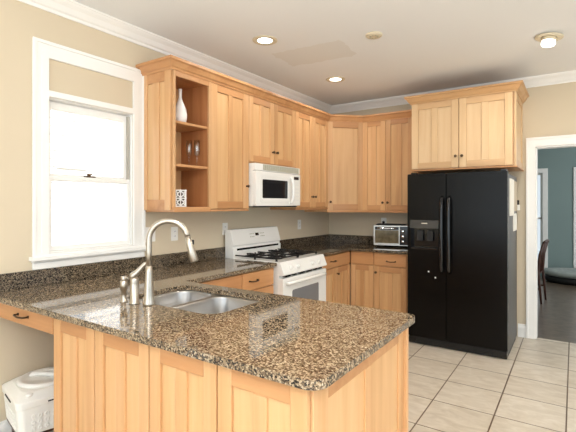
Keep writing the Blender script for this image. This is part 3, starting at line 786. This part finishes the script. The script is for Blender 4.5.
# ------------------------------------------------------------------ toaster oven
to = thing('toaster_oven', (.80, -.35, CT), 'silver toaster oven on the dark counter beside the refrigerator', 'toaster oven', math.radians(12))
TW, TD, TH = .425, .225, .265
MB().box((0, .012, .018), (TW, TD, TH)).build('case', M['oven_steel'], to, .008, 2)
for (fx_, fy_) in ((.03, .04), (TW-.03, .04), (.03, TD-.03), (TW-.03, TD-.03)): MB().lathe([(.014, 0), (.012, .018)], (fx_, fy_, 0), 12).build('foot', M['black_mat'], to)
fm = MB().plate(rrect(.003, .022, TW-.003, TH-.003, .008, 2), [rect(.022, .05, .30, TH-.06)], .0, .014, 'y').build('front_frame', M['oven_steel'], to, .002)
dg = MB().box((.022, .004, .05), (.30, .012, TH-.06)).build('glass_door', M['toaster_glass'], to)
MB().box((.02, -.004, TH-.055), (.303, .004, TH-.018)).build('door_band', M['black'], to)
MB().tube([(.05, -.002, TH-.036), (.05, -.022, TH-.036), (.09, -.028, TH-.036), (.24, -.028, TH-.036), (.275, -.022, TH-.036), (.275, -.002, TH-.036)], .008, 10).build('handle', M['chrome'], to)
MB().box((.312, -.003, .03), (TW-.006, .001, TH-.012)).build('control_panel', M['black'], to)
for z in (.065, .125, .185):
    MB().lathe([(.021, 0), (.02, .012), (.016, .02), (.01, .021)], (.352, -.003, z+.008), 18, Matrix.Rotation(R90, 3, 'X')).build('knob', M['chrome'], to)
MB().box((.03, .03, TH), (TW-.05, TD-.02, TH+.012)).build('top_tray', M['black_mat'], to, .003)

# ------------------------------------------------------------------ wall outlets
def plate(loc, rz, w_, h_, label, sw=False, plug=False, grp=None):
    o = thing('light_switch' if sw else 'wall_outlet', loc, label, 'switch' if sw else 'outlet', rz)
    MB().plate(rrect(-w_/2, -h_/2, w_/2, h_/2, .006, 3), [], -.006, 0, 'y').build('cover_plate', M['plastic'], o, .0015)
    if sw:
        for xx in (-.023, .023): MB().box((xx-.015, -.009, -.03), (xx+.015, -.006, .03)).build('rocker', M['ceramic'], o, .001)
    else:
        for zz in (-.02, .02):
            rc = MB().plate(rrect(-.015, zz-.013, .015, zz+.013, .006, 3), [], -.008, -.006, 'y').build('socket', M['ceramic'], o)
            MB().box((-.007, -.0085, zz-.005), (-.005, -.008, zz+.005)).box((.005, -.0085, zz-.005), (.007, -.0085+.0005, zz+.005)).build('slot', M['black_mat'], rc)
    if plug: tag(MB().lathe([(.016, 0), (.018, .015), (.012, .03)], (0, -.008, -.002), 14, Matrix.Rotation(R90, 3, 'X')).build('plug', M['black'], o), 'black plug')
    return o
plate((.0005, -3.005, 1.188), R90, .105, .118, 'white double switch plate close to the window frame', sw=True)
plate((.0005, -2.752, 1.18), R90, .072, .118, 'white outlet on left wall framed by the faucet arch')
plate((.0005, -2.12, 1.19), R90, .072, .118, 'white outlet on left wall partly behind the range back panel')
plate((.0005, -.772, 1.18), R90, .072, .118, 'white outlet on left wall right of the range')
plate((.80, -.0005, 1.2), 0, .072, .118, 'white outlet with black plug above the toaster oven', plug=True)

# ------------------------------------------------------------------ things on the open shelf
def lathe_thing(name, prof, loc, mat, label, cat, group=None):
    o = MB().lathe(prof, (0, 0, 0), 28).build(name, mat); o.location = loc; return tag(o, label, cat, group)
lathe_thing('bottle_vase', [(.03, 0), (.045, .012), (.053, .055), (.054, .085), (.047, .13), (.032, .168), (.019, .198), (.013, .225), (.0125, .265), (.0155, .292), (.011, .292), (.01, .22)], (.19, -2.855, 2.0665), M['ceramic'], 'white long-necked vase on the top shelf of the open cabinet', 'vase')
fl = [(.03, 0), (.028, .003), (.005, .008), (.004, .07), (.006, .08), (.02, .1), (.024, .15), (.02, .215), (.0192, .215), (.023, .15), (.018, .103), (.003, .088)]
for x, y, lab in ((.215, -2.785, 'left champagne flute on the middle shelf of the open cabinet'), (.265, -2.745, 'right champagne flute on the middle shelf of the open cabinet')):
    lathe_thing('champagne_flute', fl, (x, y, 1.7385), M['flute_glass'], lab, 'glass')
# pierced white candle box
lb = thing('lattice_candle_box', (.25, -2.93, UZ0+.0245), 'white pierced lattice box on the bottom shelf of open cabinet', 'candle holder', math.radians(72))
def lattice(m, tr):
    w_, h_ = .095, .135; t = .009
    def bar(p, q, wd):
        p = Vector((p[0], 0, p[1])); q = Vector((q[0], 0, q[1])); d = (q-p).normalized(); n = Vector((-d.z, 0, d.x))*wd/2
        vv = [p+n, p-n, q-n, q+n]; lo = [m.bm.verts.new(tr(v)) for v in vv]; hi = [m.bm.verts.new(tr(v+Vector((0, .006, 0)))) for v in vv]
        m.bm.faces.new(lo); m.bm.faces.new(hi)
        for i in range(4): m.bm.faces.new((lo[i], lo[(i+1) % 4], hi[(i+1) % 4], hi[i]))
    hw = w_/2
    for zz in (.006, h_/2, h_-.006): bar((-hw, zz), (hw, zz), t)
    for xx in (-hw+.006, 0, hw-.006): bar((xx, 0), (xx, h_), t if xx else .007)
    for cz in (h_/4+.002, 3*h_/4-.002):
        for s in (-1, 1):
            for q in (-1, 1):
                bar((0, cz+q*.026), (s*.03, cz), .008)
                bar((s*hw, cz+q*.03), (s*.026, cz+q*.012), .007)
    return m
hw = .0475
lattice(MB(), lambda v: Vector((v.x, v.y-hw, v.z))).build('lattice_side', M['ceramic'], lb)
lattice(MB(), lambda v: Vector((v.x, -v.y+hw, v.z))).build('lattice_side', M['ceramic'], lb)
lattice(MB(), lambda v: Vector((-v.y+hw, v.x, v.z))).build('lattice_side', M['ceramic'], lb)
lattice(MB(), lambda v: Vector((v.y-hw, v.x, v.z))).build('lattice_side', M['ceramic'], lb)
MB().box((-hw+.007, -hw+.007, .0), (hw-.007, hw-.007, .005)).build('base', M['ceramic'], lb)
MB().box((-hw+.012, -hw+.012, .005), (hw-.012, hw-.012, .126)).build('shade_block', M['dark_wood'], lb)  # added dark block standing in for the shade inside the box

# ------------------------------------------------------------------ white bin under the desk drawer
st_ = thing('wooden_stool', (.21, -3.93, 0), 'low brown wooden stool under the white plastic bin', 'stool', math.radians(-12))
MB().box((-.16, -.155, .145), (.16, .155, .165)).build('seat', M['dark_wood'], st_, .003)
for sx in (-1, 1):
    for sy in (-1, 1): MB().box((sx*.12-.015, sy*.12-.015, 0), (sx*.12+.015, sy*.12+.015, .145)).build('leg', M['dark_wood'], st_, .002)
hb = thing('plastic_bin', (.215, -3.925, .1655), 'white plastic bin with round lid and perforated sides under desk drawer', 'bin', math.radians(-12)); hb.scale = (1.14, 1.14, 1.14)
def sq(h, z, r): return [(x, y, z) for x, y in rrect(-h, -h*.95, h, h*.95, r, 5)]
MB().loft([sq(.150, 0, .03), sq(.154, .008, .03), sq(.165, .13, .032), sq(.167, .14, .032)], smooth=False).build('tub', M['plastic'], hb, .002)
MB().loft([sq(.168, .135, .034), sq(.170, .142, .034), sq(.172, .170, .036), sq(.160, .180, .045), sq(.135, .20, .07), sq(.125, .203, .08)], smooth=False).build('cover', M['plastic'], hb, .004, 2)
ld = MB().lathe([(.122, .202), (.124, .212), (.116, .219), (.102, .219), (.094, .213), (.02, .214)], (0, 0, 0), 44).build('lid', M['plastic'], hb)
MB().tube([(-.06, -.05, .213), (-.05, -.04, .224), (0, 0, .228), (.05, .04, .224), (.06, .05, .213)], .011, 10).build('lid_handle', M['plastic'], ld)
MB().tube([(-.085, .02, .214), (-.06, .055, .219), (-.02, .078, .22), (.03, .08, .219)], .007, 8).build('lid_ridge', M['plastic'], ld)
for k in range(4):
    A = Matrix.Rotation(k*R90, 3, 'Z'); hh = 1 if k % 2 else .95
    base = (.154 if k % 2 else .154)
    pp = MB()
    for r_ in range(3):
        for c_ in range(7):
            y = -.093+c_*.031; z = .03+r_*.03
            x = (.1535+.09*(z-.008))*(1 if k % 2 == 0 else .95)
            v = A @ Vector((x-.001, y*.95, z))
            pp.lathe([(.0105, 0), (.0105, .005), (.0055, .005), (.0055, .001)], v, 10, A @ Matrix.Rotation(R90, 3, 'Y'))
    pp.build('perforated_panel', M['plastic'], hb)
MB().box((.1655, -.03, .146), (.1725, .09, .156)).build('handle_slot', M['black_mat'], hb, .003)
MB().box((-.06, -.1655, .146), (.06, -.158, .156)).build('handle_slot', M['black_mat'], hb, .003)
MB().lathe([(.016, 0), (.016, .01), (.010, .014)], (.135, -.10, .186), 16).build('latch', M['plastic'], hb)

# ------------------------------------------------------------------ ceiling fixtures
def downlight(x, y, label, power):
    o = thing('recessed_light', (x, y, CEIL), label, 'ceiling light')
    MB().lathe([(.062, -.002), (.062, -.006), (.098, -.008), (.102, -.004), (.102, -.0005)], (0, 0, 0), 36, cap=False).build('trim_ring', M['fixture'], o)
    MB().lathe([(.062, -.0055), (.03, -.0085), (.005, -.009)], (0, 0, 0), 32).build('lens', M['lamp'], o)
    l = bpy.data.lights.new('lamp_light', 'AREA'); l.shape = 'DISK'; l.size = .11; l.energy = power; l.color = (1, .94, .85)
    lo = bpy.data.objects.new('lamp_light', l); COL.objects.link(lo); lo.parent = o; lo.location = (0, 0, -.012)
    return o
downlight(.732, -2.441, 'round recessed ceiling light nearest the window wall', 6)
downlight(.707, -1.157, 'round recessed ceiling light nearest the corner cabinets', 6)
downlight(1.95, -4.05, 'added out-of-view ceiling light brightening the middle of the peninsula', 17)  # unseen lamp added to brighten the peninsula counter
downlight(2.66, -2.52, 'round recessed ceiling light above the tiled floor in front of the refrigerator', 14)
tl = thing('recessed_light', (2.66, -1.27, CEIL), 'tilted recessed ceiling light with hanging bulb near the doorway', 'ceiling light')
tilt = Matrix.Rotation(math.radians(7), 3, 'Y')
MB().lathe([(.05, -.008), (.06, -.016), (.096, -.02), (.1, -.014), (.1, -.008), (.05, -.004)], (0, 0, -.006), 36, tilt, cap=False).build('trim_ring', M['fixture'], tl)
MB().lathe([(.05, .0), (.052, -.03), (.05, -.035)], (0, 0, -.012), 28, tilt).build('bulb_collar', M['fixture'], tl)
MB().lathe([(.048, -.034), (.05, -.06), (.044, -.072), (.01, -.076)], (0, 0, -.012), 28, tilt).build('bulb', M['lamp'], tl)
l = bpy.data.lights.new('lamp_light', 'AREA'); l.shape = 'DISK'; l.size = .08; l.energy = 12; l.color = (1, .94, .85)
lo = bpy.data.objects.new('lamp_light', l); COL.objects.link(lo); lo.parent = tl; lo.location = (-.01, 0, -.1)
sd_ = thing('smoke_detector', (1.513, -2.05, CEIL), 'small flat round cream disc on the ceiling between the lights', 'smoke detector')
MB().lathe([(.066, -.0005), (.066, -.008), (.058, -.016), (.03, -.018), (.004, -.018)], (0, 0, 0), 30).build('housing', M['fixture'], sd_)
vv = MB()
for k in range(8):
    an = k*PI/4; vv.box((.03*math.cos(an)-.006, .03*math.sin(an)-.006, -.0195), (.03*math.cos(an)+.006, .03*math.sin(an)+.006, -.0175))
vv.build('vent_slot', M['grille'], sd_)

# ------------------------------------------------------------------ dining room furniture
ch = thing('dining_chair', (2.432, 2.05, 0), 'dark wooden dining chair just inside the doorway', 'chair', math.radians(-6))
SZ = .45
MB().prism(rrect(-.42, -.2, -.02, .2, .03, 3), SZ-.04, SZ).build('seat', M['dark_wood'], ch, .006)
for yy in (-.18, .18):
    MB().tube([(.02, yy, 0), (.0, yy, .25), (-.02, yy, SZ), (.0, yy, .7), (.05, yy, .88)], [.014, .017, .019, .017, .013], 10).build('leg', M['dark_wood'], ch)
    MB().tube([(-.4, yy, 0), (-.39, yy, .2), (-.385, yy, SZ-.03)], [.013, .016, .019], 10).build('leg', M['dark_wood'], ch)
    MB().box((-.385, yy-.01, .2), (.0, yy+.01, .225)).build('stretcher', M['dark_wood'], ch)
tr_ = MB().tube([(.05, -.19, .88), (.065, -.1, .90), (.07, 0, .905), (.065, .1, .90), (.05, .19, .88)], .016, 10).build('top_rail', M['dark_wood'], ch)
for yy in (-.09, -.03, .03, .09): MB().tube([(-.02, yy, SZ-.01), (.01, yy, .7), (.06, yy, .895)], .008, 8).build('spindle', M['dark_wood'], ch)
pb_ = thing('low_cushion_bed', (3.02, 4.1, 0), 'low rounded grey cushion with dark base by the teal wall', 'cushion')
def ov_(a_, b_, z): return [(a_*math.cos(2*PI*i/40)*1.0, b_*math.sin(2*PI*i/40), z) for i in range(40)]
MB().loft([ov_(.60, .34, 0), ov_(.66, .38, .03), ov_(.67, .39, .09), ov_(.64, .37, .12)]).build('base', M['black_mat'], pb_)
MB().loft([ov_(.63, .36, .118), ov_(.69, .4, .15), ov_(.70, .41, .19), ov_(.66, .38, .225), ov_(.5, .28, .235), ov_(.45, .25, .2), ov_(.1, .05, .19)]).build('cushion', M['grey_cloth'], pb_)
